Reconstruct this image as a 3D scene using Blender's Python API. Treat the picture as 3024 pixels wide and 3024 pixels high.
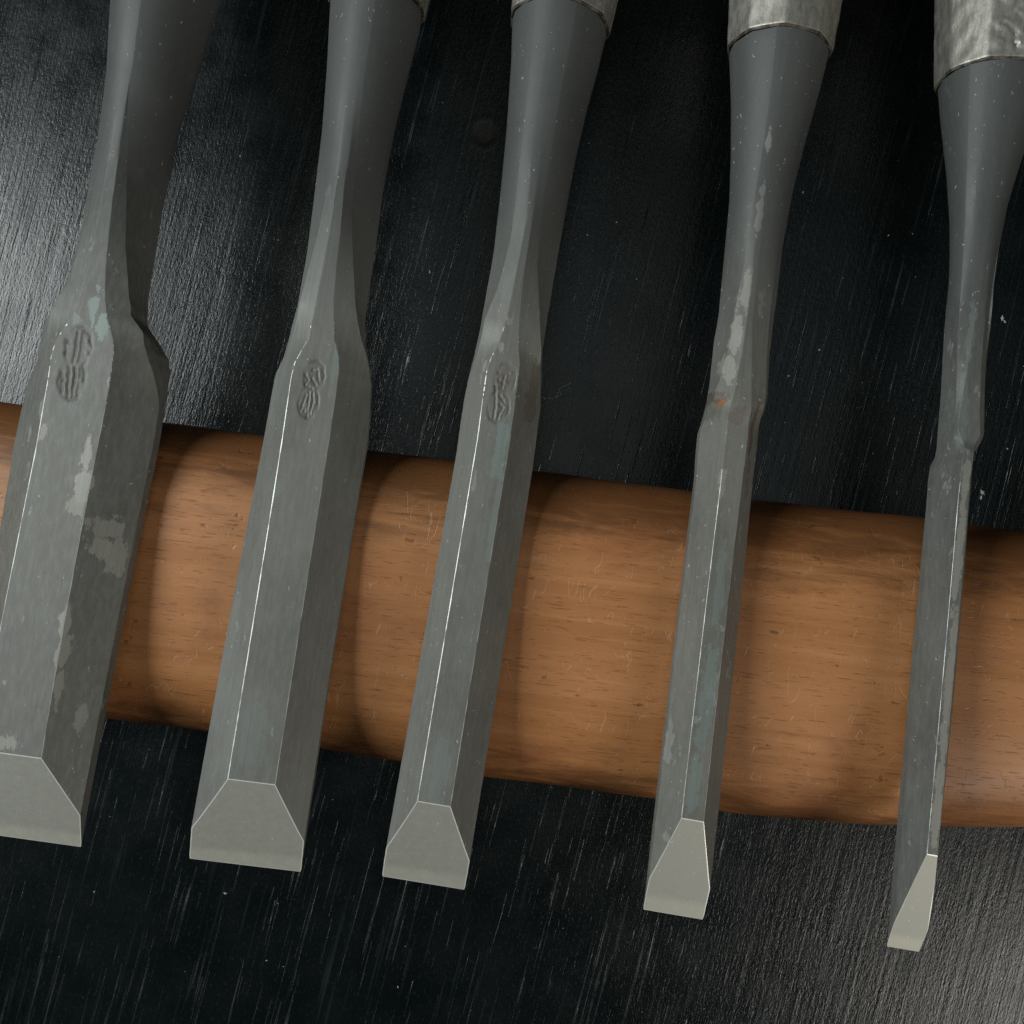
import bpy, bmesh, math, random
import numpy as np
from mathutils import Vector, Matrix

# ---------------------------------------------------------------- camera, world, lamps
scene = bpy.context.scene
for o in list(bpy.data.objects):
    bpy.data.objects.remove(o)
MM = 0.001
CAM_H = 180.0            # mm above the table
FPX = 2912.0             # focal length in pixels of a 3024 px wide picture
CX = CY = 1512.0

cam_d = bpy.data.cameras.new('camera')
cam_d.sensor_width = 36.0
cam_d.lens = 36.0 * FPX / 3024.0
cam_d.clip_start = 0.005
cam_d.clip_end = 50.0
cam = bpy.data.objects.new('camera', cam_d)
scene.collection.objects.link(cam)
cam.location = (0, 0, CAM_H * MM)
scene.camera = cam

scene.view_settings.view_transform = 'Standard'
scene.view_settings.look = 'None'
scene.view_settings.exposure = 0.12
scene.view_settings.gamma = 1.0

world = bpy.data.worlds.new('World')
scene.world = world
world.use_nodes = True
wb = world.node_tree.nodes['Background']
wb.inputs['Color'].default_value = (0.90, 1.0, 0.98, 1)
wb.inputs['Strength'].default_value = 0.02


def area_lamp(name, direction, dist, size, size_y, watts, color):
    d = bpy.data.lights.new(name, 'AREA')
    d.shape = 'RECTANGLE'
    d.size = size
    d.size_y = size_y
    d.energy = watts
    d.color = color
    o = bpy.data.objects.new(name, d)
    scene.collection.objects.link(o)
    v = Vector(direction).normalized() * dist
    o.location = v
    o.rotation_euler = (-v).to_track_quat('-Z', 'Y').to_euler()
    return o


area_lamp('window_light', (-0.46, 0.15, 0.42), 0.64, 0.20, 0.30, 3.1, (0.94, 1.0, 0.99))
area_lamp('room_light', (0.40, -0.36, 0.38), 0.67, 0.19, 0.19, 1.25, (1.0, 0.95, 0.86))
area_lamp('ceiling_bounce', (0.06, 0.06, 1.0), 1.9, 1.1, 1.0, 1.7, (0.90, 1.0, 0.97))
area_lamp('left_bevel_fill', (-1.0, -0.15, 0.35), 1.6, 1.4, 0.9, 1.4, (0.97, 1.0, 0.96))  # added low panel on the left, brightens the left bevels
scene.cycles.use_denoising = False

# ---------------------------------------------------------------- helpers
COL = scene.collection


def link_mesh(name, verts, faces, mats, parent=None, mat_idx=None, smooth=True, sharp=None):
    me = bpy.data.meshes.new(name)
    me.from_pydata([tuple(v) for v in verts], [], [tuple(f) for f in faces])
    for m in mats:
        me.materials.append(m)
    if mat_idx is not None:
        me.polygons.foreach_set('material_index', list(mat_idx))
    if smooth:
        me.polygons.foreach_set('use_smooth', [True] * len(me.polygons))
        if sharp:
            me.set_sharp_from_angle(angle=math.radians(sharp))
    me.update()
    o = bpy.data.objects.new(name, me)
    COL.objects.link(o)
    if parent:
        o.parent = parent
    return o


def tag(o, label=None, cat=None, group=None, kind=None):
    if label: o['label'] = label
    if cat: o['category'] = cat
    if group: o['group'] = group
    if kind: o['kind'] = kind
    return o


class NT:
    """small node-tree writer"""
    def __init__(self, name):
        self.m = bpy.data.materials.new(name)
        self.m.use_nodes = True
        self.t = self.m.node_tree
        self.b = self.t.nodes['Principled BSDF']
        self.n = self.t.nodes.new('ShaderNodeTexCoord')
        self.obj = self.n.outputs['Object']

    def link(self, a, b):
        self.t.links.new(a, b)

    def node(self, kind, **kw):
        n = self.t.nodes.new(kind)
        for k, v in kw.items():
            setattr(n, k, v)
        return n

    def put(self, sock, v):
        if isinstance(v, bpy.types.NodeSocket):
            self.link(v, sock)
        else:
            sock.default_value = v

    def mapping(self, vec=None, loc=(0, 0, 0), rot=(0, 0, 0), scale=(1, 1, 1)):
        n = self.node('ShaderNodeMapping')
        self.link(vec or self.obj, n.inputs['Vector'])
        n.inputs['Location'].default_value = loc
        n.inputs['Rotation'].default_value = rot
        n.inputs['Scale'].default_value = scale
        return n.outputs['Vector']

    def noise(self, vec, scale=1.0, detail=3.0, rough=0.55, dist=0.0):
        n = self.node('ShaderNodeTexNoise')
        self.link(vec, n.inputs['Vector'])
        n.inputs['Scale'].default_value = scale
        n.inputs['Detail'].default_value = detail
        n.inputs['Roughness'].default_value = rough
        n.inputs['Distortion'].default_value = dist
        return n.outputs['Fac']

    def voronoi(self, vec, scale=1.0, feature='F1', rand=1.0):
        n = self.node('ShaderNodeTexVoronoi', feature=feature)
        self.link(vec, n.inputs['Vector'])
        n.inputs['Scale'].default_value = scale
        n.inputs['Randomness'].default_value = rand
        return n.outputs['Distance']

    def ramp(self, v, lo, hi, a=0.0, b=1.0):
        n = self.node('ShaderNodeMapRange', interpolation_type='SMOOTHSTEP')
        self.put(n.inputs['Value'], v)
        n.inputs['From Min'].default_value = lo
        n.inputs['From Max'].default_value = hi
        n.inputs['To Min'].default_value = a
        n.inputs['To Max'].default_value = b
        return n.outputs['Result']

    def math(self, op, a, b=0.0, c=0.0):
        n = self.node('ShaderNodeMath', operation=op)
        self.put(n.inputs[0], a)
        self.put(n.inputs[1], b)
        self.put(n.inputs[2], c)
        return n.outputs[0]

    def mix(self, f, a, b):
        n = self.node('ShaderNodeMix', data_type='RGBA')
        self.put(n.inputs[0], f)
        for s, v in ((n.inputs[6], a), (n.inputs[7], b)):
            if isinstance(v, tuple):
                v = (*v, 1.0) if len(v) == 3 else v
            self.put(s, v)
        return n.outputs[2]

    def bump(self, h, strength=0.3, dist=0.0002, normal=None):
        n = self.node('ShaderNodeBump')
        self.put(n.inputs['Height'], h)
        n.inputs['Strength'].default_value = strength
        n.inputs['Distance'].default_value = dist
        if normal:
            self.link(normal, n.inputs['Normal'])
        return n.outputs['Normal']

    def out(self, **kw):
        for k, v in kw.items():
            s = self.b.inputs[k.replace('_', ' ')]
            if isinstance(v, tuple) and len(v) == 3:
                v = (*v, 1.0)
            self.put(s, v)
        return self.m


# ---------------------------------------------------------------- materials
def mat_table():
    k = NT('black_stained_wood')
    ang = math.radians(14.5)                       # grain direction on the board
    g = k.mapping(rot=(0, 0, ang))
    # long pores
    p1 = k.noise(k.mapping(g, scale=(1900, 34, 1)), 1.0, 2.0, 0.6, 0.5)
    dens = k.noise(k.mapping(g, scale=(60, 20, 1)), 1.0, 2.0)
    pore = k.ramp(k.math('ADD', p1, k.math('MULTIPLY', dens, 0.26)), 0.755, 0.83)
    # lacquer skin over open grain
    peel = k.noise(k.mapping(g, scale=(3000, 1000, 1)), 1.0, 3.0, 0.62, 0.3)
    wave = k.noise(k.mapping(g, scale=(1000, 30, 1)), 1.0, 2.0, 0.6, 0.3)
    h = k.math('ADD', k.math('MULTIPLY', peel, 0.36), k.math('MULTIPLY', wave, 0.42))
    h = k.math('ADD', h, k.math('MULTIPLY', pore, 0.6))
    nrm = k.bump(h, 1.0, 0.00016)
    kp = (1430, 392)
    dk = k.node('ShaderNodeVectorMath', operation='DISTANCE')
    k.link(k.obj, dk.inputs[0])
    dk.inputs[1].default_value = ((kp[0] - CX) / FPX * CAM_H * MM, -(kp[1] - CY) / FPX * CAM_H * MM, 0)
    kd = k.math('ADD', dk.outputs['Value'], k.math('MULTIPLY', dens, 0.0022))
    knot = k.ramp(kd, 0.0018, 0.0040, 1.0, 0.0)
    rim = k.math('MULTIPLY', k.ramp(kd, 0.0026, 0.0034, 0.0, 1.0), k.ramp(kd, 0.0036, 0.0048, 1.0, 0.0))
    nrm = k.bump(k.math('SUBTRACT', k.math('MULTIPLY', rim, 0.5), knot), 0.35, 0.00012, nrm)
    tint = k.noise(k.mapping(scale=(35, 35, 1)), 1.0, 2.0)
    base = k.mix(k.ramp(tint, 0.35, 0.65), (0.0012, 0.0030, 0.0032), (0.0026, 0.0048, 0.0050))
    patchn = k.noise(k.mapping(scale=(130, 130, 1)), 1.0, 3.0)
    base = k.mix(k.math('MULTIPLY', pore, k.ramp(patchn, 0.36, 0.64, 0.03, 0.30)), base, (0.10, 0.12, 0.125))  # highlights on the pore walls painted in as pale streaks
    base = k.mix(k.ramp(wave, 0.60, 0.76, 0.0, 0.7), base, (0.015, 0.021, 0.023))
    base = k.mix(k.ramp(peel, 0.56, 0.74, 0.0, 0.8), base, (0.014, 0.020, 0.021))  # glints of the skin relief painted into the base colour
    base = k.mix(k.math('MULTIPLY', knot, 0.7), base, (0.016, 0.013, 0.011))
    speck = k.ramp(k.noise(k.mapping(scale=(900, 900, 1)), 1.0, 1.0), 0.80, 0.83)
    base = k.mix(k.math('MULTIPLY', speck, 0.8), base, (0.30, 0.31, 0.29))
    rough = k.ramp(patchn, 0.3, 0.7, 0.22, 0.31)
    return k.out(Base_Color=base, Roughness=rough, Normal=nrm, Specular_IOR_Level=0.38)


def mat_stick():
    k = NT('oiled_brown_wood')
    v = k.obj
    fib = k.noise(k.mapping(scale=(22, 900, 900)), 1.0, 4.0, 0.62, 0.5)
    band = k.noise(k.mapping(scale=(10, 95, 95)), 1.0, 4.0, 0.6, 0.9)
    blot = k.noise(k.mapping(scale=(34, 60, 60)), 1.0, 5.0, 0.62, 0.4)
    c = k.mix(k.ramp(band, 0.28, 0.72), (0.345, 0.140, 0.046), (0.465, 0.206, 0.080))
    c = k.mix(k.ramp(fib, 0.52, 0.76, 0.0, 0.24), c, (0.20, 0.066, 0.018))
    c = k.mix(k.ramp(fib, 0.46, 0.30, 0.0, 0.2), c, (0.60, 0.29, 0.12))
    c = k.mix(k.ramp(blot, 0.50, 0.70, 0.0, 0.55), c, (0.22, 0.068, 0.022))
    # short dark pores along the grain
    pm = k.ramp(k.noise(k.mapping(scale=(330, 3800, 3800)), 1.0, 2.0), 0.60, 0.72)
    c = k.mix(k.math('MULTIPLY', pm, 0.5), c, (0.11, 0.036, 0.010))
    # scuffs: broken hairlines in all directions
    sc = None
    for (rot, sca, lo, wd) in ((0.2, (150, 60, 60), 0.55, 0.006), (1.1, (210, 80, 80), 0.57, 0.007), (-0.7, (260, 90, 90), 0.57, 0.008)):
        m = k.mapping(loc=(rot * 3, rot, 0), rot=(0, 0, rot), scale=sca)
        ln = k.math('ABSOLUTE', k.math('SUBTRACT', k.noise(m, 1.0, 2.0, 0.5, 0.4), 0.5))
        brk = k.ramp(k.noise(k.mapping(loc=(rot, 2, 1), scale=(300, 300, 300)), 1.0, 2.0), lo, lo + 0.05)
        q = k.math('MULTIPLY', k.ramp(ln, 0.0, wd, 1.0, 0.0), brk)
        sc = q if sc is None else k.math('MAXIMUM', sc, q)
    c = k.mix(k.math('MULTIPLY', sc, 0.24), c, (0.66, 0.42, 0.24))
    # rounded flanks darkened: shade painted into the colour, mixed with grime
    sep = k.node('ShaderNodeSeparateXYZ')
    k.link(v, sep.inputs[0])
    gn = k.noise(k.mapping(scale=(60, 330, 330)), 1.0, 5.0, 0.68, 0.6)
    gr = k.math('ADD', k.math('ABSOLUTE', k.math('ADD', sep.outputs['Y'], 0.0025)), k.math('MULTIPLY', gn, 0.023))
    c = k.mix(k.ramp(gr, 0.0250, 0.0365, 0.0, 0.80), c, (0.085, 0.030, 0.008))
    dent = k.ramp(k.noise(k.mapping(scale=(260, 420, 420)), 1.0, 3.0, 0.6), 0.67, 0.73)
    c = k.mix(k.math('MULTIPLY', dent, 0.6), c, (0.10, 0.034, 0.010))
    h = k.math('SUBTRACT', k.math('MULTIPLY', fib, 0.5), k.math('MULTIPLY', pm, 0.4))
    h = k.math('SUBTRACT', h, k.math('MULTIPLY', sc, 0.5))
    h = k.math('SUBTRACT', h, k.math('MULTIPLY', dent, 0.9))
    h = k.math('ADD', h, k.math('MULTIPLY', blot, 0.9))
    r = k.ramp(blot, 0.3, 0.7, 0.40, 0.56)
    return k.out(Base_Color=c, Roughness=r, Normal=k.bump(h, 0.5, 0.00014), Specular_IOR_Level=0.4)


def ellipse_mask(k, spots, soft=0.35):
    """stains and painted light spots: list of (s, t, rs, rt, weight) in mm in the tool's own frame"""
    wob = k.noise(k.mapping(scale=(650, 420, 650)), 1.0, 5.0, 0.7)
    res = None
    sep = k.node('ShaderNodeSeparateXYZ')
    k.link(k.obj, sep.inputs[0])
    for (s, t, rs, rt, w) in spots:
        dx = k.math('DIVIDE', k.math('SUBTRACT', sep.outputs['X'], s * MM), rs * MM)
        dy = k.math('DIVIDE', k.math('SUBTRACT', sep.outputs['Y'], t * MM), rt * MM)
        d = k.math('SQRT', k.math('ADD', k.math('MULTIPLY', dx, dx), k.math('MULTIPLY', dy, dy)))
        d = k.math('ADD', d, k.math('MULTIPLY', k.math('SUBTRACT', wob, 0.5), 3.4))
        m = k.ramp(d, 0.85, 1.1, w, 0.0)
        res = m if res is None else k.math('MAXIMUM', res, m)
    return res


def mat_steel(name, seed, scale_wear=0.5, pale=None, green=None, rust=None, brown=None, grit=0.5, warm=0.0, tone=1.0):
    k = NT(name)
    v = k.mapping(loc=(seed * 1.37, seed * 0.71, seed * 0.33))
    soft = k.noise(k.mapping(v, scale=(120, 55, 120)), 1.0, 4.0, 0.55)
    c = k.mix(k.ramp(soft, 0.3, 0.7), (0.140, 0.142 - warm * 0.006, 0.131 - warm * 0.012), (0.178, 0.182 - warm * 0.008, 0.168 - warm * 0.016))
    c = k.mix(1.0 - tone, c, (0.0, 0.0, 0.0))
    fine = k.noise(k.mapping(v, scale=(1500, 420, 1500)), 1.0, 3.0, 0.6)
    c = k.mix(k.ramp(fine, 0.35, 0.75, 0.0, 0.35), c, (0.22, 0.225, 0.215))
    # flaked forge scale showing lighter metal
    fl = k.noise(k.mapping(v, scale=(330, 150, 330)), 1.0, 5.0, 0.62)
    flm = k.ramp(fl, 0.665 - 0.03 * scale_wear, 0.70 - 0.03 * scale_wear, 0.0, 0.7)
    c = k.mix(flm, c, (0.27, 0.275, 0.26))
    sp_ = k.node('ShaderNodeSeparateXYZ')
    k.link(k.obj, sp_.inputs[0])
    black = k.ramp(k.math('ADD', sp_.outputs['Y'], k.math('MULTIPLY', soft, 0.016)), 0.086, 0.122, 0.0, 0.80)
    c = k.mix(black, c, (0.062, 0.069, 0.070))
    at = k.node('ShaderNodeAttribute')
    at.attribute_name = 'dirt'
    c = k.mix(at.outputs['Fac'], c, (0.045, 0.045, 0.040))
    if brown:
        c = k.mix(ellipse_mask(k, brown), c, (0.105, 0.068, 0.043))
    if pale:
        c = k.mix(ellipse_mask(k, pale), c, (0.29, 0.285, 0.255))
    if green:
        c = k.mix(ellipse_mask(k, green), c, (0.185, 0.225, 0.212))
    # lint, flecks and scratches
    fv = k.noise(k.mapping(v, rot=(0, 0, 0.5), scale=(2600, 1100, 1600)), 1.0, 1.0, 0.5, 0.6)
    fm = k.ramp(fv, 0.755 - 0.035 * grit, 0.80 - 0.035 * grit)
    c = k.mix(k.math('MULTIPLY', fm, 0.6), c, (0.50, 0.50, 0.45))
    lines = k.noise(k.mapping(v, scale=(2600, 40, 900)), 1.0, 3.0, 0.6)
    c = k.mix(k.ramp(lines, 0.40, 0.75, 0.0, 0.22), c, (0.085, 0.085, 0.078))
    if rust:
        c = k.mix(ellipse_mask(k, rust), c, (0.34, 0.13, 0.05))
    h = k.math('ADD', k.math('MULTIPLY', fine, 0.35), k.math('MULTIPLY', fm, 0.5))
    h = k.math('ADD', h, k.math('MULTIPLY', flm, 0.4 + grit * 0.5))
    h = k.math('ADD', h, k.math('MULTIPLY', k.noise(k.mapping(v, scale=(700, 350, 700)), 1.0, 4.0, 0.6), 0.3 + 0.9 * grit))
    h = k.math('ADD', h, k.math('MULTIPLY', lines, 0.3))
    r = k.ramp(soft, 0.3, 0.7, 0.48, 0.58)
    return k.out(Base_Color=c, Metallic=0.18, Roughness=r, Normal=k.bump(h, 0.30, 0.00008), Specular_IOR_Level=0.32)


def mat_worn():
    k = NT('rubbed_bright_steel')
    n = k.noise(k.mapping(scale=(900, 260, 900)), 1.0, 3.0)
    c = k.mix(k.ramp(n, 0.32, 0.50), (0.20, 0.21, 0.20), (0.44, 0.46, 0.43))
    return k.out(Base_Color=c, Metallic=0.6, Roughness=0.5)


def mat_bevel():
    k = NT('ground_bare_steel')
    a = k.noise(k.mapping(scale=(900, 900, 900)), 1.0, 4.0, 0.65)
    sp = k.noise(k.mapping(scale=(2200, 1500, 1500)), 1.0, 1.0, 0.5, 0.5)
    spm = k.ramp(sp, 0.73, 0.78, 0.0, 0.6)
    sep = k.node('ShaderNodeSeparateXYZ')
    k.link(k.obj, sep.inputs[0])
    band = k.ramp(k.math('ADD', sep.outputs['Z'], k.math('MULTIPLY', k.noise(k.mapping(scale=(150, 150, 150)), 1.0, 2.0), 0.0006)), 0.0009, 0.0016, 1.0, 0.0)
    c = k.mix(band, (0.49, 0.49, 0.44), (0.59, 0.58, 0.51))
    c = k.mix(spm, c, (0.80, 0.80, 0.74))
    r = k.ramp(a, 0.3, 0.7, 0.60, 0.64)
    return k.out(Base_Color=c, Metallic=0.8, Roughness=r, Normal=k.bump(a, 0.03, 0.00002))


def mat_ferrule():
    k = NT('hammered_silver_metal')
    n = k.noise(k.mapping(scale=(700, 260, 700)), 1.0, 5.0, 0.65)
    c = k.mix(k.ramp(n, 0.36, 0.64), (0.27, 0.26, 0.232), (0.41, 0.396, 0.352))
    f = k.noise(k.mapping(scale=(1500, 600, 1500)), 1.0, 3.0)
    return k.out(Base_Color=c, Metallic=0.7, Roughness=k.ramp(f, 0.3, 0.7, 0.42, 0.55), Normal=k.bump(k.math('ADD', f, k.math('MULTIPLY', n, 1.5)), 0.35, 0.00012))


def mat_handle():
    k = NT('handle_wood')
    n = k.noise(k.mapping(scale=(900, 30, 900)), 1.0, 4.0)
    return k.out(Base_Color=k.mix(k.ramp(n, 0.3, 0.7), (0.050, 0.022, 0.012), (0.085, 0.036, 0.018)), Roughness=0.5)


def mat_plain(name, col, rough=0.7):
    k = NT(name)
    n = k.noise(k.mapping(scale=(1500, 1500, 1500)), 1.0, 2.0)
    return k.out(Base_Color=k.mix(n, tuple(x * 0.7 for x in col), col), Roughness=rough)


def mat_rim():
    k = NT('honed_bright_rim')
    n = k.noise(k.mapping(scale=(900, 900, 900)), 1.0, 2.0)
    return k.out(Base_Color=k.mix(n, (0.72, 0.73, 0.68), (0.90, 0.90, 0.84)), Metallic=0.5, Roughness=0.45)


def mat_dark_joint():
    k = NT('dark_tarnished_joint')
    n = k.noise(k.mapping(scale=(900, 900, 900)), 1.0, 3.0)
    return k.out(Base_Color=k.mix(k.ramp(n, 0.35, 0.65), (0.025, 0.022, 0.018), (0.12, 0.10, 0.075)), Metallic=0.3, Roughness=0.6)


M_RIM, M_JOINT = mat_rim(), mat_dark_joint()
M_TABLE, M_STICK, M_WORN, M_BEVEL, M_FERR, M_HANDLE = mat_table(), mat_stick(), mat_worn(), mat_bevel(), mat_ferrule(), mat_handle()

# ---------------------------------------------------------------- pixel -> place
CAMP = np.array([0.0, 0.0, CAM_H])


def ray(u, v):
    return np.array([(u - CX) / FPX, -(v - CY) / FPX, -1.0])


def at_z(u, v, z):
    return CAMP + ray(u, v) * (CAM_H - z)


def lerp_pts(P, x):
    P = np.array(P, float)
    return np.interp(x, P[:, 0], P[:, 1])


def sstep(a, b, x):
    t = np.clip((x - a) / (b - a), 0, 1)
    return t * t * (3 - 2 * t)


def fbm(x, seed, octaves=4):
    """cheap smooth 1-D noise, about -1..1"""
    r = np.random.RandomState(seed)
    y = np.zeros_like(x, float)
    amp = 1.0
    fr = 1.0
    for _ in range(octaves):
        ph = r.rand(3) * 6.28
        y += amp * (np.sin(x * fr + ph[0]) + np.sin(x * fr * 1.73 + ph[1]) + np.sin(x * fr * 0.61 + ph[2])) / 3
        amp *= 0.55
        fr *= 2.13
    return y


# ---------------------------------------------------------------- setting: the black board
def build_table():
    bm = bmesh.new()
    bmesh.ops.create_cube(bm, size=1.0)
    for v in bm.verts:
        v.co = Vector((v.co.x * 0.9, v.co.y * 0.9 + 0.05, v.co.z * 0.03 - 0.015))
    me = bpy.data.meshes.new('table_top')
    bm.to_mesh(me)
    bm.free()
    me.materials.append(M_TABLE)
    o = bpy.data.objects.new('table_top', me)
    COL.objects.link(o)
    tag(o, 'black stained wooden board with visible grain under the tools', 'table', kind='structure')


build_table()

# ---------------------------------------------------------------- the brown wooden bar
STICK_TOP = [(-700, 1098), (0, 1185), (470, 1245), (775, 1286), (1330, 1358), (2035, 1450), (2723, 1530), (3024, 1570), (3500, 1640)]
STICK_BOT = [(-700, 1975), (0, 2068), (313, 2113), (626, 2157), (939, 2205), (1174, 2240), (1440, 2287), (1925, 2354), (2136, 2390), (2348, 2412), (2582, 2428), (2778, 2434), (3024, 2435), (3500, 2420)]
S_B = 13.0
S_ZC = 13.0
S_EXP = 3.0
S_ANG = -math.atan(0.127)


def build_stick():
    ex = np.array([math.cos(S_ANG), math.sin(S_ANG)])
    ey = np.array([-ex[1], ex[0]])
    c0 = at_z(1512, 1840, S_ZC)[:2]

    def curve(P):
        q = np.array([at_z(u, v, S_ZC + 2)[:2] - c0 for u, v in P])
        return q @ ex, q @ ey
    xt, yt = curve(STICK_TOP)
    xb, yb = curve(STICK_BOT)
    xs = np.concatenate([np.linspace(-122, -116, 7), np.linspace(-113, 113, 90), np.linspace(116, 122, 7)])
    NA = 96
    verts, faces = [], []
    for x in xs:
        hi, lo = np.interp(x, xt, yt), np.interp(x, xb, yb)
        yc, a = (hi + lo) / 2, (hi - lo) / 2
        e = max(0.0, (abs(x) - 114) / 8.0)
        sh = math.sqrt(max(0.02, 1 - e * e)) if e > 0 else 1.0
        sh = 0.75 + 0.25 * sh
        for k in range(NA):
            th = 2 * math.pi * k / NA
            c, s = math.cos(th), math.sin(th)
            px = math.copysign(abs(c) ** (2 / S_EXP), c)
            pz = math.copysign(abs(s) ** (2 / S_EXP), s)
            wob = 1 + 0.004 * math.sin(x * 0.11 + th * 3) + 0.003 * math.sin(x * 0.31 + th * 5)
            verts.append((x * MM, (yc + a * px * sh * wob) * MM, (S_ZC + (S_B * pz * sh)) * MM))
    n = len(xs)
    for i in range(n - 1):
        for k in range(NA):
            k2 = (k + 1) % NA
            faces.append((i * NA + k, (i + 1) * NA + k, (i + 1) * NA + k2, i * NA + k2))
    faces.append(tuple(range(NA)))
    faces.append(tuple((n - 1) * NA + k for k in reversed(range(NA))))
    o = link_mesh('wooden_bar', verts, faces, [M_STICK], sharp=50)
    o.location = (c0[0] * MM, c0[1] * MM, 0)
    o.rotation_euler = (0, 0, S_ANG)
    tag(o, 'worn orange brown wooden bar lying across the board beneath all five blades', 'wooden bar')
    return c0, ex, ey, xt, yt, xb, yb


STK = build_stick()


def stick_z(x, y):
    """height of the bar's upper surface at a place (mm), or -1"""
    c0, ex, ey, xt, yt, xb, yb = STK
    q = np.array([x, y]) - c0
    a, b = q @ ex, q @ ey
    hi, lo = np.interp(a, xt, yt), np.interp(a, xb, yb)
    r = abs((b - (hi + lo) / 2) / ((hi - lo) / 2))
    return S_ZC + S_B * (1 - r ** S_EXP) ** (1 / S_EXP) if r < 1 else -1.0


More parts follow.
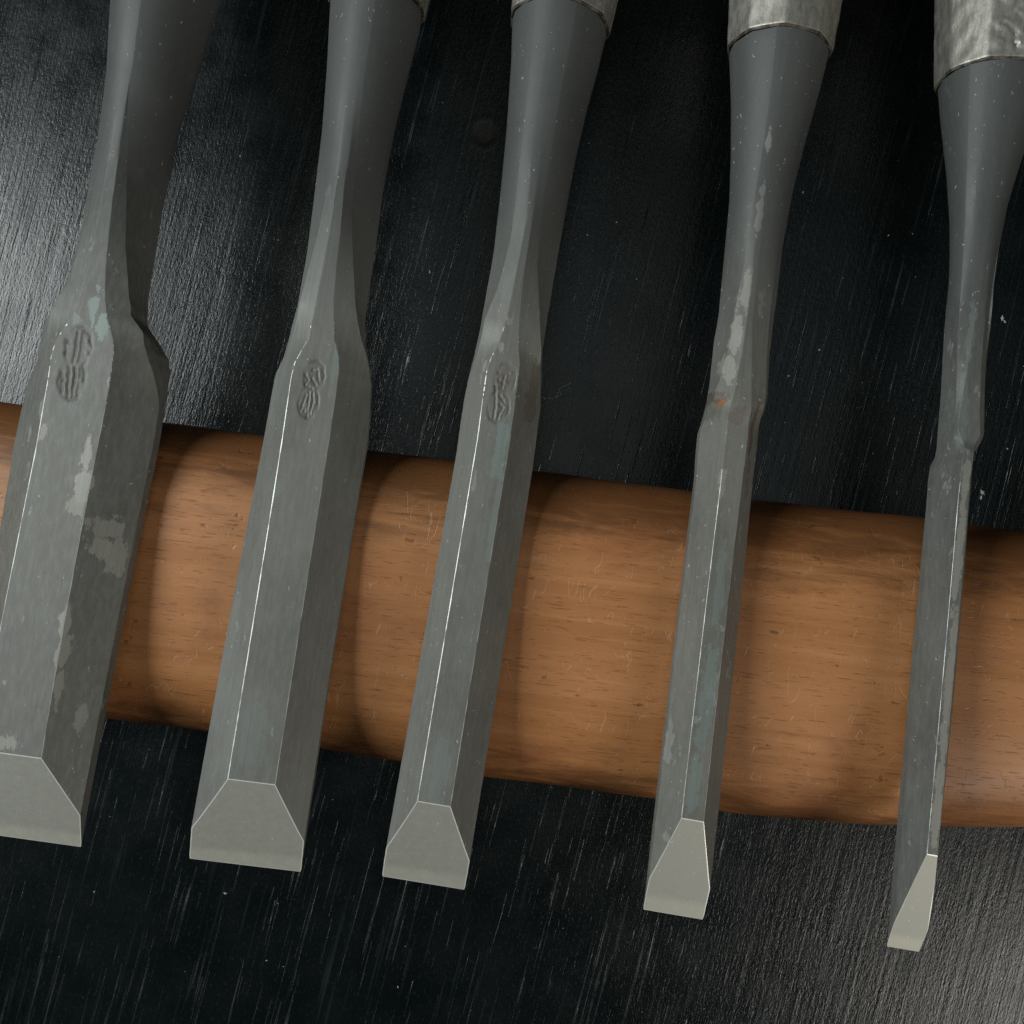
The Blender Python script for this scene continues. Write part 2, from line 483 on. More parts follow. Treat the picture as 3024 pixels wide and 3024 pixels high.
# ---------------------------------------------------------------- chisels
# Outlines in source pixels, tip to handle.  SL/SR: silhouettes, L/R: edges of the top flat,
# M/RB: lower edges of the neck chamfers.
CH = [
 dict(key=1, rim=(500, -170), tip=((-128, 2450), (237, 2501)), far=((326, 0), (652, 0)), roll=-0.04, h=6.3, e=2.5, cam='right', p=0.09,
  shoulder=(67, 80), cone=(96, 118), nc=2.3, rneck=5.5,
  SL=[(-132, 2440), (-112, 2250), (-50, 1880), (0, 1560), (31, 1366), (67, 1190), (83, 1117), (103, 1034), (129, 957), (146, 925), (202, 828), (243, 652), (284, 414), (310, 207), (326, 0), (330, -120)],
  L=[(-90, 2320), (-72, 2222), (0, 1852), (47, 1625), (83, 1443), (109, 1304), (140, 1128), (152, 1045), (166, 1003), (191, 967), (222, 921), (238, 870), (259, 797), (280, 694), (305, 559), (331, 414), (352, 269), (365, 155)],
  R=[(110, 2320), (125, 2228), (160, 2005), (189, 1840), (233, 1600), (259, 1470), (295, 1283), (321, 1148), (336, 1040), (334, 1000), (318, 947), (310, 880), (312, 800), (316, 750), (331, 595), (357, 414), (383, 259), (401, 140)],
  M=[(150, 915), (204, 826), (258, 640), (299, 450), (330, 269), (345, 155)],
  RB=[(424, 972), (393, 931), (382, 880), (370, 725), (372, 518), (388, 311), (410, 150)],
  SR=[(241, 2501), (254, 2430), (297, 2201), (334, 2005), (360, 1880), (414, 1599), (468, 1340), (492, 1190), (505, 1105), (498, 1062), (470, 1015), (436, 965), (438, 890), (481, 621), (538, 383), (616, 124), (652, 0), (690, -120)]),
 dict(key=2, rim=(1120, -62), tip=((555, 2535), (890, 2575)), far=((976, 0), (1252, 0)), roll=0.05, h=6.0, e=2.3, cam='right', p=0.09,
  shoulder=(73, 86), cone=(98, 120), nc=2.3, rneck=5.3,
  SL=[(555, 2535), (559, 2456), (570, 2420), (594, 2297), (620, 2127), (644, 2000), (668, 1885), (719, 1599), (751, 1449), (776, 1309), (797, 1195), (813, 1102), (849, 1004), (878, 905), (906, 751), (924, 611), (950, 388), (966, 181), (976, 0), (978, -60)],
  L=[(662, 2360), (673, 2302), (694, 2164), (721, 2000), (740, 1894), (766, 1707), (802, 1506), (833, 1293), (859, 1117), (870, 1071), (890, 1035), (911, 1000), (919, 957), (937, 870), (953, 787), (971, 694), (981, 621), (999, 492), (1020, 311), (1030, 207)],
  R=[(804, 2370), (814, 2313), (837, 2154), (861, 2000), (885, 1852), (900, 1759), (939, 1511), (965, 1340), (987, 1195), (1001, 1097), (1000, 1055), (987, 1000), (985, 890), (994, 776), (1004, 699), (1017, 543), (1033, 440), (1046, 336), (1059, 248), (1072, 155)],
  M=[(884, 895), (911, 792), (937, 694), (955, 611), (979, 492), (1007, 331), (1028, 207)],
  RB=[(1085, 1070), (1060, 983), (1050, 900), (1043, 776), (1038, 621), (1052, 440), (1075, 250)],
  SR=[(893, 2572), (917, 2382), (949, 2186), (975, 2000), (996, 1885), (1019, 1739), (1045, 1573), (1071, 1418), (1084, 1340), (1094, 1245), (1100, 1140), (1092, 1080), (1080, 1020), (1079, 945), (1111, 725), (1131, 569), (1167, 388), (1204, 233), (1238, 100), (1254, 0), (1264, -60)]),
 dict(key=3, rim=(1655, -8), tip=((1130, 2588), (1374, 2628)), far=((1513, 57), (1799, 67)), roll=0.01, h=6.0, e=2.3, cam='right', p=0.09,
  shoulder=(74, 86), cone=(94, 116), nc=2.3, rneck=5.3,
  SL=[(1130, 2588), (1143, 2488), (1170, 2345), (1201, 2154), (1228, 2000), (1257, 1862), (1288, 1676), (1319, 1521), (1345, 1345), (1366, 1211), (1381, 1117), (1402, 1040), (1418, 972), (1431, 895), (1457, 751), (1478, 569), (1496, 383), (1510, 180), (1513, 57), (1512, 0)],
  L=[(1222, 2430), (1233, 2366), (1260, 2186), (1292, 2005), (1314, 1890), (1343, 1707), (1368, 1537), (1405, 1330), (1428, 1159), (1438, 1090), (1451, 1055), (1475, 1010), (1495, 945), (1509, 880), (1535, 750), (1556, 640), (1563, 543), (1575, 400)],
  R=[(1320, 2440), (1331, 2379), (1345, 2292), (1366, 2164), (1392, 2000), (1410, 1890), (1438, 1718), (1464, 1557), (1495, 1376), (1516, 1221), (1531, 1107), (1535, 1071), (1530, 1029), (1534, 941), (1544, 828), (1568, 673), (1592, 492), (1604, 362)],
  M=[(1431, 942), (1468, 854), (1506, 714), (1530, 560), (1548, 400)],
  RB=[(1598, 1030), (1594, 932), (1587, 776), (1600, 600), (1625, 420)],
  SR=[(1376, 2628), (1390, 2530), (1408, 2413), (1429, 2265), (1451, 2122), (1472, 2000), (1493, 1885), (1521, 1728), (1547, 1547), (1563, 1433), (1578, 1330), (1594, 1211), (1600, 1117), (1602, 1035), (1610, 985), (1618, 932), (1639, 807), (1670, 631), (1701, 466), (1732, 331), (1768, 200), (1799, 67), (1808, 0)]),
 dict(key=4, rim=(2288, 70), tip=((1901, 2686), (2082, 2717)), far=((2152, 160), (2448, 155)), roll=0.03, h=5.8, e=2.0, cam='left', p=0.09,
  shoulder=(74.5, 78.5), cone=(88, 112), nc=2.6, rneck=5.3,
  SL=[(1901, 2686), (1920, 2514), (1933, 2382), (1949, 2175), (1976, 2005), (2005, 1802), (2025, 1627), (2043, 1435), (2058, 1285), (2070, 1250), (2085, 1195), (2095, 1133), (2107, 1016), (2122, 930), (2135, 776), (2151, 595), (2156, 466), (2158, 311), (2154, 170), (2157, 122), (2157, 80)],
  L=[(2008, 2470), (2013, 2416), (2037, 2175), (2056, 2010), (2080, 1854), (2101, 1685), (2115, 1528), (2130, 1395), (2146, 1270), (2154, 1205), (2168, 1165), (2191, 1045), (2208, 930), (2226, 750), (2247, 595), (2262, 502), (2272, 388)],
  R=[(2074, 2480), (2080, 2427), (2087, 2339), (2106, 2159), (2125, 2010), (2144, 1831), (2162, 1685), (2179, 1511), (2194, 1412), (2208, 1296), (2218, 1214), (2219, 1133), (2222, 958), (2242, 750), (2262, 595), (2280, 430), (2290, 380)],
  M=[(2106, 1165), (2124, 1127), (2156, 1016), (2165, 950), (2203, 776), (2223, 647), (2250, 480), (2262, 388)],
  RB=[(2252, 1150), (2262, 1000), (2275, 850), (2292, 700), (2320, 500)],
  SR=[(2082, 2717), (2101, 2594), (2111, 2504), (2127, 2345), (2143, 2212), (2162, 2010), (2173, 1918), (2197, 1685), (2214, 1511), (2223, 1424), (2235, 1325), (2246, 1243), (2261, 1197), (2267, 1162), (2272, 1057), (2284, 950), (2298, 854), (2314, 725), (2345, 559), (2381, 414), (2423, 259), (2448, 155), (2462, 80)]),
 dict(key=5, rim=(2935, 167), tip=((2620, 2795), (2713, 2811)), far=((2769, 233), (3112, 205)), roll=0.05, h=7.0, e=1.8, cam='left', p=0.09,
  shoulder=(75, 77.5), cone=(90, 113), nc=2.6, rneck=4.6,
  SL=[(2620, 2795), (2623, 2742), (2636, 2557), (2652, 2382), (2668, 2186), (2684, 2010), (2714, 1714), (2729, 1528), (2738, 1424), (2744, 1380), (2759, 1350), (2767, 1296), (2778, 1162), (2784, 1045), (2787, 950), (2790, 828), (2789, 673), (2785, 518), (2775, 362), (2769, 233), (2765, 170)],
  L=[(2732, 2590), (2738, 2525), (2742, 2461), (2763, 2233), (2783, 2010), (2802, 1831), (2816, 1627), (2825, 1511), (2837, 1412), (2842, 1354), (2847, 1310), (2828, 1268), (2832, 1235), (2854, 1104), (2877, 970), (2894, 880), (2925, 621), (2935, 440), (2942, 300)],
  R=[(2764, 2590), (2769, 2525), (2775, 2461), (2799, 2186), (2816, 2005), (2837, 1773), (2851, 1598), (2857, 1511), (2868, 1394), (2876, 1328), (2895, 1285), (2893, 1220), (2897, 1104), (2906, 983), (2917, 854), (2931, 673), (2945, 440), (2958, 300)],
  M=[(2800, 1150), (2815, 1000), (2825, 850), (2832, 621), (2835, 440), (2832, 336)],
  RB=[(2902, 1240), (2909, 1104), (2920, 980), (2934, 854), (2955, 673), (2990, 440)],
  SR=[(2713, 2811), (2742, 2715), (2763, 2599), (2779, 2461), (2803, 2186), (2820, 2005), (2841, 1773), (2855, 1598), (2861, 1511), (2871, 1394), (2880, 1325), (2900, 1286), (2904, 1220), (2915, 1045), (2929, 960), (2945, 844), (2966, 735), (2992, 595), (3023, 481), (3072, 330), (3112, 205), (3122, 170)]),
]

# stains and painted facet light: (u, v, half width px, half length px, weight)
STEEL = {
 1: dict(tone=0.76, scale_wear=0.3, grit=0.2, warm=0.3,  # tone darkens this steel to offset the nearer lamp
         pale=[(128, 1215, 11, 30, .6), (136, 1275, 14, 32, .6), (262, 1350, 12, 60, .7), (255, 1430, 22, 55, .8), (232, 1500, 30, 30, .6), (300, 1560, 42, 40, .6), (320, 1640, 26, 60, .6), (290, 1610, 30, 40, .7),
               (194, 1840, 15, 50, .7), (186, 1920, 18, 50, .6), (172, 2030, 12, 50, .6), (20, 2190, 45, 22, .7), (215, 2130, 14, 40, .5)],
         green=[(292, 915, 16, 50, .95), (312, 975, 20, 35, .95), (240, 950, 14, 20, .7)]),
 2: dict(scale_wear=0.0, grit=0.15, warm=0.2,
         green=[(988, 1100, 12, 60, .55), (822, 1440, 18, 30, .35), (745, 2180, 45, 110, .3), (700, 2230, 22, 60, .25)]),
 3: dict(scale_wear=0.3, grit=0.5, warm=0.4, brown=[(1575, 1150, 18, 90, .4), (1490, 1130, 20, 60, .35)],
         green=[(1484, 1300, 18, 50, .85), (1470, 1370, 22, 60, .75), (1458, 1540, 10, 130, .5), (1300, 2240, 30, 60, .45), (1285, 2330, 30, 40, .4)], pale=[(1402, 1420, 6, 25, .8), (1480, 1030, 8, 14, .8), (1430, 1085, 6, 14, .8)]),
 4: dict(scale_wear=1.1, grit=0.9, warm=0.8,
         green=[(2085, 2060, 22, 170, .7), (2050, 2300, 20, 90, .7), (2120, 1750, 16, 110, .5)], pale=[(2168, 1000, 16, 70, .8), (2148, 1090, 22, 45, .85), (2200, 860, 12, 70, .55), (2232, 640, 9, 90, .4), (2252, 440, 8, 40, .6), (2130, 1420, 10, 40, .7), (2055, 2125, 9, 14, .7)],
         rust=[(2125, 1196, 12, 10, .65)], brown=[(2225, 1270, 9, 70, .7), (2120, 1175, 26, 22, .6), (2170, 1240, 30, 30, .35), (2215, 1420, 7, 60, .4)]),
 5: dict(tone=0.80, scale_wear=0.9, grit=0.8, warm=-0.2, green=[(2850, 1200, 14, 120, .5), (2880, 980, 12, 120, .4)], pale=[(2846, 1400, 12, 60, .6), (2822, 1650, 13, 200, .75), (2795, 2050, 13, 260, .75), (2765, 2400, 13, 160, .75)]),  # darker tone and pale flat strip put shaded side, lit top into colour
}
LABELS = {
 1: 'widest dark steel bench chisel with pale scale patches, leftmost and cut by the picture edge',
 2: 'broad dark grey bench chisel with a gourd stamp, second from left',
 3: 'medium width dark chisel with stamped mark and greenish streak, middle of the five',
 4: 'narrow pitted chisel with an orange rust spot below its neck and hammered ferrule',
 5: 'narrowest chisel with stepped shoulder and ornamented silver ferrule, rightmost of the row',
}

# stamped marks, drawn in a unit box (x right, y towards the handle); ring outline + strokes
GOURD = [(-.30, 1.0), (.10, 1.08), (.48, .92), (.62, .55), (.52, .18), (.36, -.02), (.46, -.30), (.50, -.66), (.30, -.98), (-.06, -1.08), (-.44, -.98), (-.66, -.62), (-.62, -.24), (-.40, .02), (-.54, .28), (-.58, .66)]
STROKES = {
 1: [[(-.36, .64), (.42, .70)], [(-.40, .30), (.44, .36)], [(.06, .92), (.02, .10)], [(-.14, -.12), (-.06, -.55), (-.02, -.95)], [(.14, -.14), (.20, -.50), (.16, -.90)], [(-.42, -.32), (-.30, -.82)], [(-.30, -.50), (.36, -.44)]],
 2: [[(-.36, .52), (-.18, .34), (-.30, .16)], [(.0, .74), (.30, .78), (.42, .44)], [(.04, .40), (.30, .22)], [(-.14, .1), (.16, .06)], [(.0, -.12), (.02, -.55), (.08, -.98)], [(-.18, -.22), (-.30, -.62)], [(.22, -.14), (.30, -.48)], [(-.30, -.72), (-.14, -.58), (-.10, -.84)], [(.28, -.60), (.22, -.88)]],
 3: [[(-.30, .70), (.30, .74)], [(-.20, .44), (.16, .36)], [(.10, .60), (.02, .20)], [(-.34, .18), (-.20, -.20), (-.10, -.90)], [(.04, -.10), (.26, -.26)], [(.08, -.40), (.30, -.50)], [(.22, -.60), (.12, -.90)]],
}
STAMP_BOX = {1: (225, 1076, 3.4, 5.1, -0.02), 2: (921, 1150, 2.5, 4.1, 0.0), 3: (1484, 1160, 2.7, 4.3, 0.02)}   # centre in px, half size in mm


def seg_dist(px, py, path, closed=False):
    d = np.full(px.shape, 9.0)
    P = list(path) + ([path[0]] if closed else [])
    for (x0, y0), (x1, y1) in zip(P[:-1], P[1:]):
        dx, dy = x1 - x0, y1 - y0
        t = np.clip(((px - x0) * dx + (py - y0) * dy) / (dx * dx + dy * dy + 1e-9), 0, 1)
        d = np.minimum(d, np.hypot(px - x0 - t * dx, py - y0 - t * dy))
    return d


NOISE = np.random.RandomState(5)


def build_chisel(c):
    key = c['key']
    p = c['p']
    tipL, tipR = c['tip']
    tc = ((tipL[0] + tipR[0]) / 2, (tipL[1] + tipR[1]) / 2)
    fc = ((c['far'][0][0] + c['far'][1][0]) / 2, (c['far'][0][1] + c['far'][1][1]) / 2)
    zt = 30.0
    for _ in range(6):                                  # lower the tool until it rests on the bar
        O = at_z(tc[0], tc[1], zt)
        F = at_z(fc[0], fc[1], zt - p * 115 + c['nc'])
        d = (F - O)[:2]
        d /= np.linalg.norm(d)
        a = np.array([d[0] * math.cos(p), d[1] * math.cos(p), -math.sin(p)])
        x0 = np.array([d[1], -d[0], 0.0])
        n0 = np.cross(x0, a)
        r = c['roll']
        X = x0 * math.cos(r) - n0 * math.sin(r)
        N = n0 * math.cos(r) + x0 * math.sin(r)
        gap = 99
        hw = 0.5 * np.linalg.norm(at_z(*tipR, zt) - at_z(*tipL, zt)) + 0.3
        for t in np.linspace(5, 85, 81):
            for s in (-hw, 0, hw):
                q = O + a * t + X * s
                sz = stick_z(q[0], q[1])
                if sz > 0:
                    gap = min(gap, q[2] - sz)
        zt -= gap - 0.04
    O = at_z(tc[0], tc[1], zt)

    def hit(u, v, n):
        rr = ray(u, v)
        lam = (n - (CAMP - O) @ N) / (rr @ N)
        q = CAMP + rr * lam - O
        return q @ X, q @ a

    s0, s1 = c['shoulder']
    c0, c1 = c['cone']
    h, e, nc, rn = c['h'], c['e'], c['nc'], c['rneck']
    tmax = hit(*c['rim'], nc + 1.4 + 7.9)[1] + 1.0
    f_nc = lambda t: nc + 1.4 * sstep(c0 - 15, tmax, t)
    f_h = lambda t: h + 0.9 * np.clip(t / s0, 0, 1)
    W = lambda t: sstep(s0, s1, t)                      # 0 blade, 1 neck

    def curve(P, nf):
        out = []
        for u, v in P:
            t = 50.0
            for _ in range(8):
                s, t = hit(u, v, float(nf(t)))
            out.append((t, s))
        out.sort()
        A = np.array(out)
        return lambda t: np.interp(t, A[:, 0], A[:, 1]), A[0, 0], A[-1, 0]

    vs_ = (c['far'][0][0] + c['far'][1][0]) / 2
    vs_ = ((vs_ + tc[0]) / 2 - CX) / FPX                 # sideways slope of the view at this tool
    re_ = lambda t: rn * 0.9 + (7.0 - rn * 0.9) * sstep(c0 - 10, c1, t)
    n_l = lambda t: f_nc(t) - vs_ * re_(t)
    n_r = lambda t: f_nc(t) + vs_ * re_(t)
    nl = (lambda t: e * (1 - W(t)) + n_l(t) * W(t)) if c['cam'] == 'right' else (lambda t: n_l(t) * W(t))
    nr = (lambda t: e * (1 - W(t)) + n_r(t) * W(t)) if c['cam'] == 'left' else (lambda t: n_r(t) * W(t))
    def straight(f):
        q = np.linspace(3, s0 - 5, 50)
        co = np.polyfit(q, f(q), 2)
        return lambda t: (lambda w_: np.polyval(co, t) * (1 - w_) + f(t) * w_)(sstep(s0 - 10, s0 - 3, t))
    SL = straight(curve(c['SL'], nl)[0])
    SR = straight(curve(c['SR'], nr)[0])
    Rr = lambda t: (SR(t) - SL(t)) / 2
    topn = lambda t: f_h(t) * (1 - W(t)) + (f_nc(t) + rn + (Rr(t) - rn) * sstep(c0 - 20, c1 - 8, t)) * W(t)
    Lc, lt0, lt1 = curve(c['L'], topn)
    Rc, rt0, rt1 = curve(c['R'], topn)
    Lc, Rc = straight(Lc), straight(Rc)
    midn = lambda t: f_nc(t) + 0.78 * rn
    Mc, mt0, mt1 = curve(c['M'], midn)
    Bc, bt0, bt1 = curve(c['RB'], midn)

    ts = np.concatenate([np.arange(-6, s0 - 3, 0.8), np.arange(s0 - 3, s1 + 4, 0.35), np.arange(s1 + 4, tmax, 0.9), [tmax]])
    K = 4
    rings = []
    wearL = (0.055 if key < 4 else 0.018) + 0.03 * fbm(ts * 0.9, key * 11) + 0.03 * NOISE.rand(len(ts))
    wearR = 0.035 + 0.03 * fbm(ts * 0.8, key * 17) + 0.02 * NOISE.rand(len(ts))
    jag = 0.02 * fbm(ts * 2.2, key * 5)
    for i, t in enumerate(ts):
        w = float(W(t))
        sl, sr = float(SL(t)), float(SR(t))
        sc, R = (sl + sr) / 2, (sr - sl) / 2
        ncc = float(f_nc(t))
        top = float(topn(t))
        rd = float(sstep(c0, c1, t))
        rnn = rn + (R - rn) * float(sstep(c0 - 20, c1 - 8, t))
        lq = float(Lc(t)) if t < lt1 else sc + (float(Lc(lt1)) - (float(SL(lt1)) + float(SR(lt1))) / 2)
        rq = float(Rc(t)) if t < rt1 else sc + (float(Rc(rt1)) - (float(SL(rt1)) + float(SR(rt1))) / 2)
        if rq < lq + 0.15:
            m = (lq + rq) / 2
            lq, rq = m - 0.08, m + 0.08
        kb = float(sstep(s0, s1, t))
        past = lambda f, te: float(f(t)) if t < te else sc + (float(f(te)) - float(SL(te) + SR(te)) / 2) * R / float(Rr(te))
        lq, rq = (lq if t < lt1 else past(Lc, lt1)), (rq if t < rt1 else past(Rc, rt1))
        mq_neck = max(min(past(Mc, mt1), lq - 0.1), sl + 0.02)
        bq_neck = min(max(past(Bc, bt1), rq + 0.1), sr - 0.02)
        if c['cam'] == 'left':
            bq_neck = rq + (sr - rq) * 0.7
        mq = sl + (mq_neck - sl) * kb
        bq = sr + (bq_neck - sr) * kb
        mn = e * (1 - kb) + (ncc + 0.78 * rnn) * kb
        snl = 0.25 * (1 - kb) + float(n_l(t)) * kb
        snr = 0.25 * (1 - kb) + float(n_r(t)) * kb
        bn = 0.0 * (1 - kb) + (ncc - min(rnn, 0.95 * R)) * kb
        bl = (sl + 0.1) * (1 - kb) + (sc - 0.42 * R) * kb
        br = (sr - 0.1) * (1 - kb) + (sc + 0.42 * R) * kb
        j = jag[i]
        C = [(bl, bn), (sl + j, snl), (mq + j, mn), (lq, top), (rq, top), (bq - j, mn), (sr - j, snr), (br, bn)]
        cw = [0.04, 0.05, max(.03, wearR[i]), max(.03, wearL[i]), max(.025, wearR[i]), .03, .05, .04]
        ring = []
        for kx in range(8):
            A, B = np.array(C[kx]), np.array(C[(kx + 1) % 8])
            ln = np.linalg.norm(B - A) + 1e-6
            fa = min(0.3, cw[kx] / ln)
            fb = max(0.7, 1 - cw[(kx + 1) % 8] / ln)
            for f in (fa, fa + (fb - fa) / 3, fa + (fb - fa) * 2 / 3, fb):
                q = A + (B - A) * f
                dq = q - np.array([sc, ncc])
                qc = np.array([sc, ncc]) + R * math.sqrt(1 + vs_ * vs_) * dq / (np.linalg.norm(dq) + 1e-9)
                ring.append(q * (1 - rd) + qc * rd)
        rings.append(np.array(ring))
    rings = np.array(rings)
    NR = rings.shape[1]

    # bevel plane from the cutting edge and the front edge of the top flat
    pl = np.array([*hit(*tipL, 0.0), 0.0])
    pr = np.array([*hit(*tipR, 0.0), 0.0])
    tl = np.array([*hit(*c['L'][1], float(f_h(14))), float(f_h(14))])
    tr = np.array([*hit(*c['R'][1], float(f_h(14))), float(f_h(14))])
    tm = (tl + tr) / 2
    nb = np.cross(pr - pl, tm - (pl + pr) / 2)
    nb /= np.linalg.norm(nb)
    if nb[2] < 0:
        nb = -nb

    root = bpy.data.objects.new('wood_chisel', None)
    COL.objects.link(root)
    root.empty_display_size = 0.01
    mw = Matrix(((X[0], a[0], N[0], O[0] * MM), (X[1], a[1], N[1], O[1] * MM), (X[2], a[2], N[2], O[2] * MM), (0, 0, 0, 1)))
    root.matrix_world = mw
    tag(root, LABELS[key], 'chisel', 'row of five chisels')

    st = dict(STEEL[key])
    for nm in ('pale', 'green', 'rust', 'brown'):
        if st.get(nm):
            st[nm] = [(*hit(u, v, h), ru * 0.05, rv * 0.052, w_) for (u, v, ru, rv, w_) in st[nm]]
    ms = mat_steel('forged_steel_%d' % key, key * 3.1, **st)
    sb = STAMP_BOX.get(key)
    if sb:
        sb = (*hit(sb[0], sb[1], h + 0.9), *sb[2:])
    top_edge = 3                                           # ring edge between L and R
    if sb:
        st0, st1 = sb[1] - sb[3] * 1.25, sb[1] + sb[3] * 1.25
        i0 = int(np.searchsorted(ts, st0))
        i1 = int(np.searchsorted(ts, st1))
    verts, faces, mi = [], [], []
    for i, t in enumerate(ts):
        for q in rings[i]:
            verts.append((q[0] * MM, t * MM, q[1] * MM))
    for i in range(len(ts) - 1):
        worn_ok = ts[i] < s1 + 10
        for k in range(NR):
            k2 = (k + 1) % NR
            if sb and i0 <= i < i1 and k // 4 == top_edge and k % 4 < 3:
                continue
            faces.append((i * NR + k, i * NR + k2, (i + 1) * NR + k2, (i + 1) * NR + k))
            corner = (k // 4 + 1) % 8 if k % 4 == 3 else -1
            fs_ = s0 - 2 if key < 4 else s0 - 9
            fade = ts[i] > fs_ and NOISE.rand() < (ts[i] - fs_) / (14 if key < 4 else 6)
            mi.append(1 if (corner in (3, 4) and worn_ok and not fade) else 0)
    faces.append(tuple((len(ts) - 1) * NR + k for k in range(NR)))
    mi.append(0)
    me = bpy.data.meshes.new('blade')
    me.from_pydata(verts, [], faces)
    me.polygons.foreach_set('material_index', mi)
    me.materials.append(ms)
    me.materials.append(M_WORN)
    me.materials.append(M_BEVEL)
    bm = bmesh.new()
    bm.from_mesh(me)
    res = bmesh.ops.bisect_plane(bm, geom=bm.verts[:] + bm.edges[:] + bm.faces[:], dist=1e-8,
                                 plane_co=Vector(pl * MM), plane_no=Vector(nb), clear_outer=True)
    bmesh.ops.recalc_face_normals(bm, faces=bm.faces[:])
    for ed in bm.edges:
        if len(ed.link_faces) == 2:
            tm_ = (ed.verts[0].co.y + ed.verts[1].co.y) / 2 / MM
            dv_ = ed.verts[0].co - ed.verts[1].co
            lim = (6 if abs(dv_.y) > 0.6 * dv_.length else 25) + 170 * float(sstep(c0 + 6, c1, tm_))
            ed.smooth = ed.calc_face_angle(0.0) < math.radians(lim)
        else:
            ed.smooth = False
    cut = [x for x in res['geom_cut'] if isinstance(x, bmesh.types.BMVert)]
    cc = np.array([v.co[:] for v in cut])
    bm.to_mesh(me)
    bm.free()
    me.polygons.foreach_set('use_smooth', [True] * len(me.polygons))
    blade = bpy.data.objects.new('blade', me)
    COL.objects.link(blade)
    blade.parent = root

    # ground cutting face: ordered polygon of the cut, with a bright rim
    ctr = cc.mean(axis=0)
    ux = (pr - pl) / np.linalg.norm(pr - pl)
    uy = np.cross(nb, ux)
    an = np.arctan2((cc - ctr) @ uy, (cc - ctr) @ ux)
    cc = cc[np.argsort(an)]
    keep = [0]
    for i in range(1, len(cc)):
        if np.linalg.norm(cc[i] - cc[keep[-1]]) > 2e-5:
            keep.append(i)
    cc = cc[keep]
    ctr = cc.mean(axis=0)
    n = len(cc)
    inn = []
    for q in cc:
        dv = ctr - q
        L_ = np.linalg.norm(dv)
        inn.append(q + dv * min(0.3, 0.00017 / L_) + nb * 0.00003)
    out = [tuple(q) for q in cc] + [tuple(q) for q in inn] + [tuple(ctr + nb * 0.00003)]
    fcs, fmi = [], []
    for i in range(n):
        j = (i + 1) % n
        fcs.append((i, j, n + j, n + i)); fmi.append(1)
        fcs.append((n + i, n + j, 2 * n)); fmi.append(0)
    bev = link_mesh('cutting_bevel', out, fcs, [M_BEVEL, M_RIM], root, fmi, smooth=False)
    bev['label'] = 'pale ground bevel at the cutting edge'

    # stamped maker's mark: a finely divided patch of the top flat with the strokes pressed in
    if sb:
        bs, bt, bw, bh, sk = sb
        nx, ny = 80, 180
        tt = np.linspace(ts[i0], ts[i1], ny)
        cl = np.array([rings[i][top_edge * 4] for i in range(i0, i1 + 1)])
        cr = np.array([rings[i][top_edge * 4 + 3] for i in range(i0, i1 + 1)])
        tsub = ts[i0:i1 + 1]
        vs = []
        for yi, t in enumerate(tt):
            l = np.array([np.interp(t, tsub, cl[:, 0]), np.interp(t, tsub, cl[:, 1])])
            rr_ = np.array([np.interp(t, tsub, cr[:, 0]), np.interp(t, tsub, cr[:, 1])])
            for xi in range(nx):
                f = xi / (nx - 1)
                q = l + (rr_ - l) * f
                vs.append([q[0], t, q[1]])
        vs = np.array(vs)
        py = (vs[:, 1] - bt) / bh
        px = (vs[:, 0] - bs - sk * (vs[:, 1] - bt)) / bw
        px = px + 0.015 * np.sin(py * 9 + key) + 0.01 * np.sin(py * 23 + px * 7)
        dg = seg_dist(px, py, GOURD, True)
        ring = np.exp(-(dg / 0.075) ** 2)
        # inside the cartouche the metal is pressed down a little
        inside = np.zeros(len(px))
        G = GOURD + [GOURD[0]]
        for (xa, ya), (xb, yb) in zip(G[:-1], G[1:]):
            cond = ((ya > py) != (yb > py))
            with np.errstate(divide='ignore', invalid='ignore'):
                xi_ = xa + (py - ya) * (xb - xa) / (yb - ya)
            inside = np.where(cond & (px < xi_), 1 - inside, inside)
        depth = 0.05 * inside * np.clip(dg / 0.12, 0, 1) + 0.09 * ring * (0.75 + 0.5 * np.sin(py * 6 + px * 4 + key))
        for st in STROKES[key]:
            depth -= 0.09 * np.exp(-(seg_dist(px, py, st) / 0.060) ** 2)
            depth += 0.09 * np.exp(-(seg_dist(px + 0.14, py + 0.02, st) / 0.07) ** 2)
        f = (np.arange(len(px)) % nx) / (nx - 1)
        edge = np.clip(np.minimum(f, 1 - f) / 0.06, 0, 1)
        vs[:, 2] -= depth * edge
        fs = []
        for yi in range(ny - 1):
            for xi in range(nx - 1):
                b0 = yi * nx + xi
                fs.append((b0, b0 + 1, b0 + nx + 1, b0 + nx))
        stp = link_mesh('stamp', vs * MM, fs, [ms], blade)
        da = stp.data.attributes.new('dirt', 'FLOAT', 'POINT')
        da.data.foreach_set('value', np.clip(depth * edge * 6.0 - 0.25, 0, 0.75))
        stp['label'] = 'gourd shaped stamped mark pressed into the steel'

    # ferrule and handle behind the socket
    sl, sr = float(SL(tmax - 1.0)), float(SR(tmax - 1.0))
    sc, R = (sl + sr) / 2, (sr - sl) / 2 * math.sqrt(1 + vs_ * vs_)
    ncc = float(f_nc(tmax))
    rs = np.random.RandomState(40 + key)
    NA2, NT2, LEN = 144, 60, 20.0
    tf0 = tmax - 1.0
    fv, ff = [], []
    facets = 9
    ph = rs.rand() * 6.28
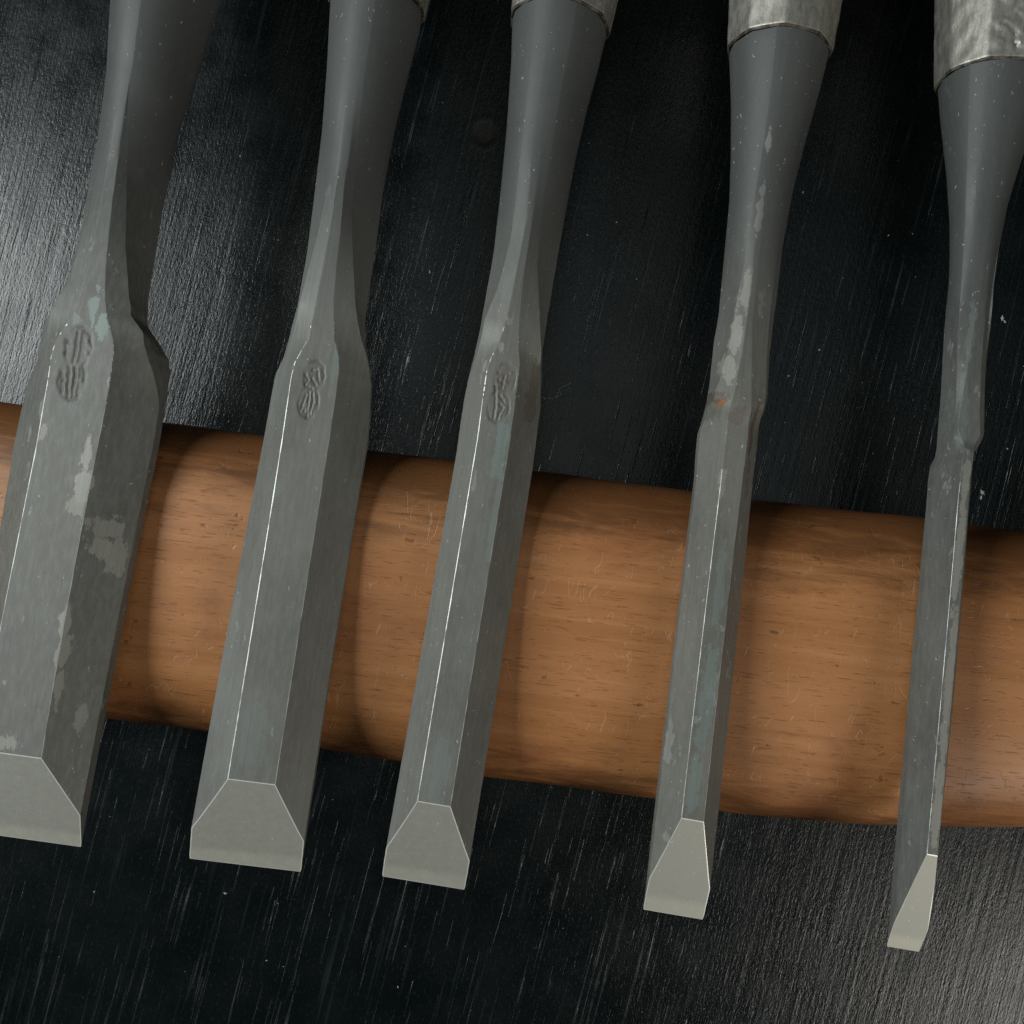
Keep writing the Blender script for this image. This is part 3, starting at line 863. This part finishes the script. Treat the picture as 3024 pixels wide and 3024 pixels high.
    for i in range(NT2):
        t = tf0 + LEN * i / (NT2 - 1)
        u = i / (NT2 - 1)
        r0 = R + 0.48 + 1.6 * u
        if i == 0:
            r0 -= 0.22
        for k in range(NA2):
            th = 2 * math.pi * k / NA2
            fa = ((th + ph) % (2 * math.pi / facets)) - math.pi / facets
            poly = math.cos(math.pi / facets) / math.cos(fa)
            rr_ = r0 * (0.35 + 0.65 * (poly * 1.02))
            rr_ += 0.05 * math.sin(th * 5 + t * 0.5 + key) * math.sin(t * 0.9 + th * 3) + 0.02 * math.sin(th * 17 + t * 1.3) + 0.015 * (rs.rand() - 0.5)
            if key == 5:
                # seam, curls and bosses beaten into the metal
                sth = 1.80 + 0.10 * math.sin(t * 0.9) + 0.05 * math.sin(t * 2.1)
                dd = (th - sth) * R
                rr_ -= 0.26 * math.exp(-(dd / 0.20) ** 2)
                for (bt_, ba, br_) in ((2.4, 2.0, .5), (2.6, 1.60, .5), (4.6, 1.56, .8), (5.4, 1.98, .6), (7.8, 1.62, 1.0), (9.8, 1.9, .8)):
                    dq = math.hypot(t - tf0 - bt_, (th - ba) * R)
                    rr_ += 0.16 * math.exp(-((dq - br_) / 0.28) ** 2) * min(1.0, u * 8)
            fv.append(((sc + rr_ * math.cos(th)) * MM, t * MM, (ncc + rr_ * math.sin(th)) * MM))
    for i in range(NT2 - 1):
        for k in range(NA2):
            k2 = (k + 1) % NA2
            ff.append((i * NA2 + k, i * NA2 + k2, (i + 1) * NA2 + k2, (i + 1) * NA2 + k))
    # front rim closing towards the socket
    b0 = len(fv)
    for k in range(NA2):
        th = 2 * math.pi * k / NA2
        fv.append(((sc + (R - 0.6) * math.cos(th)) * MM, (tf0 + 0.25) * MM, (ncc + (R - 0.6) * math.sin(th)) * MM))
    for k in range(NA2):
        k2 = (k + 1) % NA2
        ff.append((b0 + k, b0 + k2, k2, k))
    fmi = [1 if q < NA2 or q >= len(ff) - NA2 else 0 for q in range(len(ff))]
    fer = link_mesh('ferrule', fv, ff, [M_FERR, M_JOINT], root, fmi, sharp=35)
    prof = [(0, R + 0.9), (8, R + 2.2), (30, R + 3.4), (60, R + 3.6), (92, R + 2.6), (100, R + 1.8)]
    hv, hf = [], []
    for (q, r_) in prof:
        for k in range(48):
            th = 2 * math.pi * k / 48
            hv.append(((sc + r_ * math.cos(th)) * MM, (tf0 + LEN - 0.5 + q) * MM, (ncc + r_ * math.sin(th)) * MM))
    for i in range(len(prof) - 1):
        for k in range(48):
            k2 = (k + 1) % 48
            hf.append((i * 48 + k, i * 48 + k2, (i + 1) * 48 + k2, (i + 1) * 48 + k))
    hf.append(tuple(range(48)))
    hf.append(tuple((len(prof) - 1) * 48 + k for k in range(48)))
    link_mesh('handle', hv, hf, [M_HANDLE], root, sharp=40)
    print('chisel', key, 'zt %.2f tmax %.1f R %.2f' % (zt, tmax, R), 'bevel len', round(float(tm[1]), 1),
          'flat', round(float(tl[0]), 2), round(float(tr[0]), 2), 'edge', round(float(pl[0]), 2), round(float(pr[0]), 2),
          'blade w@40', round(float(SL(40)), 2), round(float(Lc(40)), 2), round(float(Rc(40)), 2), round(float(SR(40)), 2),
          'handle end z', round(float((O + a * (tf0 + 120) + N * ncc)[2] - R - 2), 1))
    return root


for c in CH:
    build_chisel(c)


# ---------------------------------------------------------------- dust and fibres lying about
def build_crumbs():
    rs = random.Random(3)
    vs, fs = [], []

    def crumb(x, y, z, r, el=1.6):
        a = rs.random() * 6.28
        b = len(vs)
        for dx, dy, dz in ((1, 0, 0), (-1, 0, 0), (0, 1, 0), (0, -1, 0), (0, 0, 1), (0, 0, -.6)):
            px, py = dx * r * el * rs.uniform(.7, 1.2), dy * r * rs.uniform(.7, 1.2)
            vs.append(((x + px * math.cos(a) - py * math.sin(a)) * MM, (y + px * math.sin(a) + py * math.cos(a)) * MM, (z + dz * r * .8) * MM))
        for q in ((0, 2, 4), (2, 1, 4), (1, 3, 4), (3, 0, 4), (2, 0, 5), (1, 2, 5), (3, 1, 5), (0, 3, 5)):
            fs.append(tuple(b + i for i in q))
    for (u, v, r) in ((1269, 803, .20), (665, 2638, .24), (2903, 1455, .42), (2898, 1470, .3), (2975, 1325, .16), (2790, 1000, .14), (2372, 568, .14),
                      (1821, 656, .16), (1735, 694, .12), (2624, 695, .14), (2695, 690, .12), (2960, 940, .38), (2968, 950, .25), (1175, 2915, .16), (2330, 1110, .13), (1197, 2795, .1)):
        p = at_z(u, v, 0.15)
        crumb(p[0], p[1], 0.12, r)
    for _ in range(150):
        u, v = rs.uniform(-200, 3224), rs.uniform(-200, 3224)
        p = at_z(u, v, 0.05)
        if stick_z(p[0], p[1]) < 0:
            crumb(p[0], p[1], 0.04, rs.uniform(.03, .09))
    o = link_mesh('dust_crumbs', vs, fs, [mat_plain('pale_dust', (0.42, 0.41, 0.36))], smooth=False)
    tag(o, 'tiny pale crumbs of dust scattered over the black board', 'dust', kind='stuff')


def build_fibre():
    P = [(1598, 1172), (1620, 1177), (1640, 1177), (1654, 1170), (1657, 1159), (1648, 1151), (1660, 1143), (1675, 1137), (1684, 1133)]
    cu = bpy.data.curves.new('lint_fibre', 'CURVE')
    cu.dimensions = '3D'
    cu.bevel_depth = 0.035 * MM
    cu.bevel_resolution = 1
    sp = cu.splines.new('NURBS')
    sp.points.add(len(P) - 1)
    for q, (u, v) in zip(sp.points, P):
        w = at_z(u, v, 0.1)
        q.co = (w[0] * MM, w[1] * MM, 0.1 * MM, 1)
    sp.use_endpoint_u = True
    tmp = bpy.data.objects.new('lint_fibre', cu)
    COL.objects.link(tmp)
    dg = bpy.context.evaluated_depsgraph_get()
    me = bpy.data.meshes.new_from_object(tmp.evaluated_get(dg))
    bpy.data.objects.remove(tmp)
    o = bpy.data.objects.new('lint_fibre', me)
    me.materials.clear()
    me.materials.append(mat_plain('grey_lint', (0.16, 0.17, 0.17)))
    COL.objects.link(o)
    tag(o, 'thin curled grey fibre on the black board beside the middle chisel', 'fibre')


build_crumbs()
build_fibre()
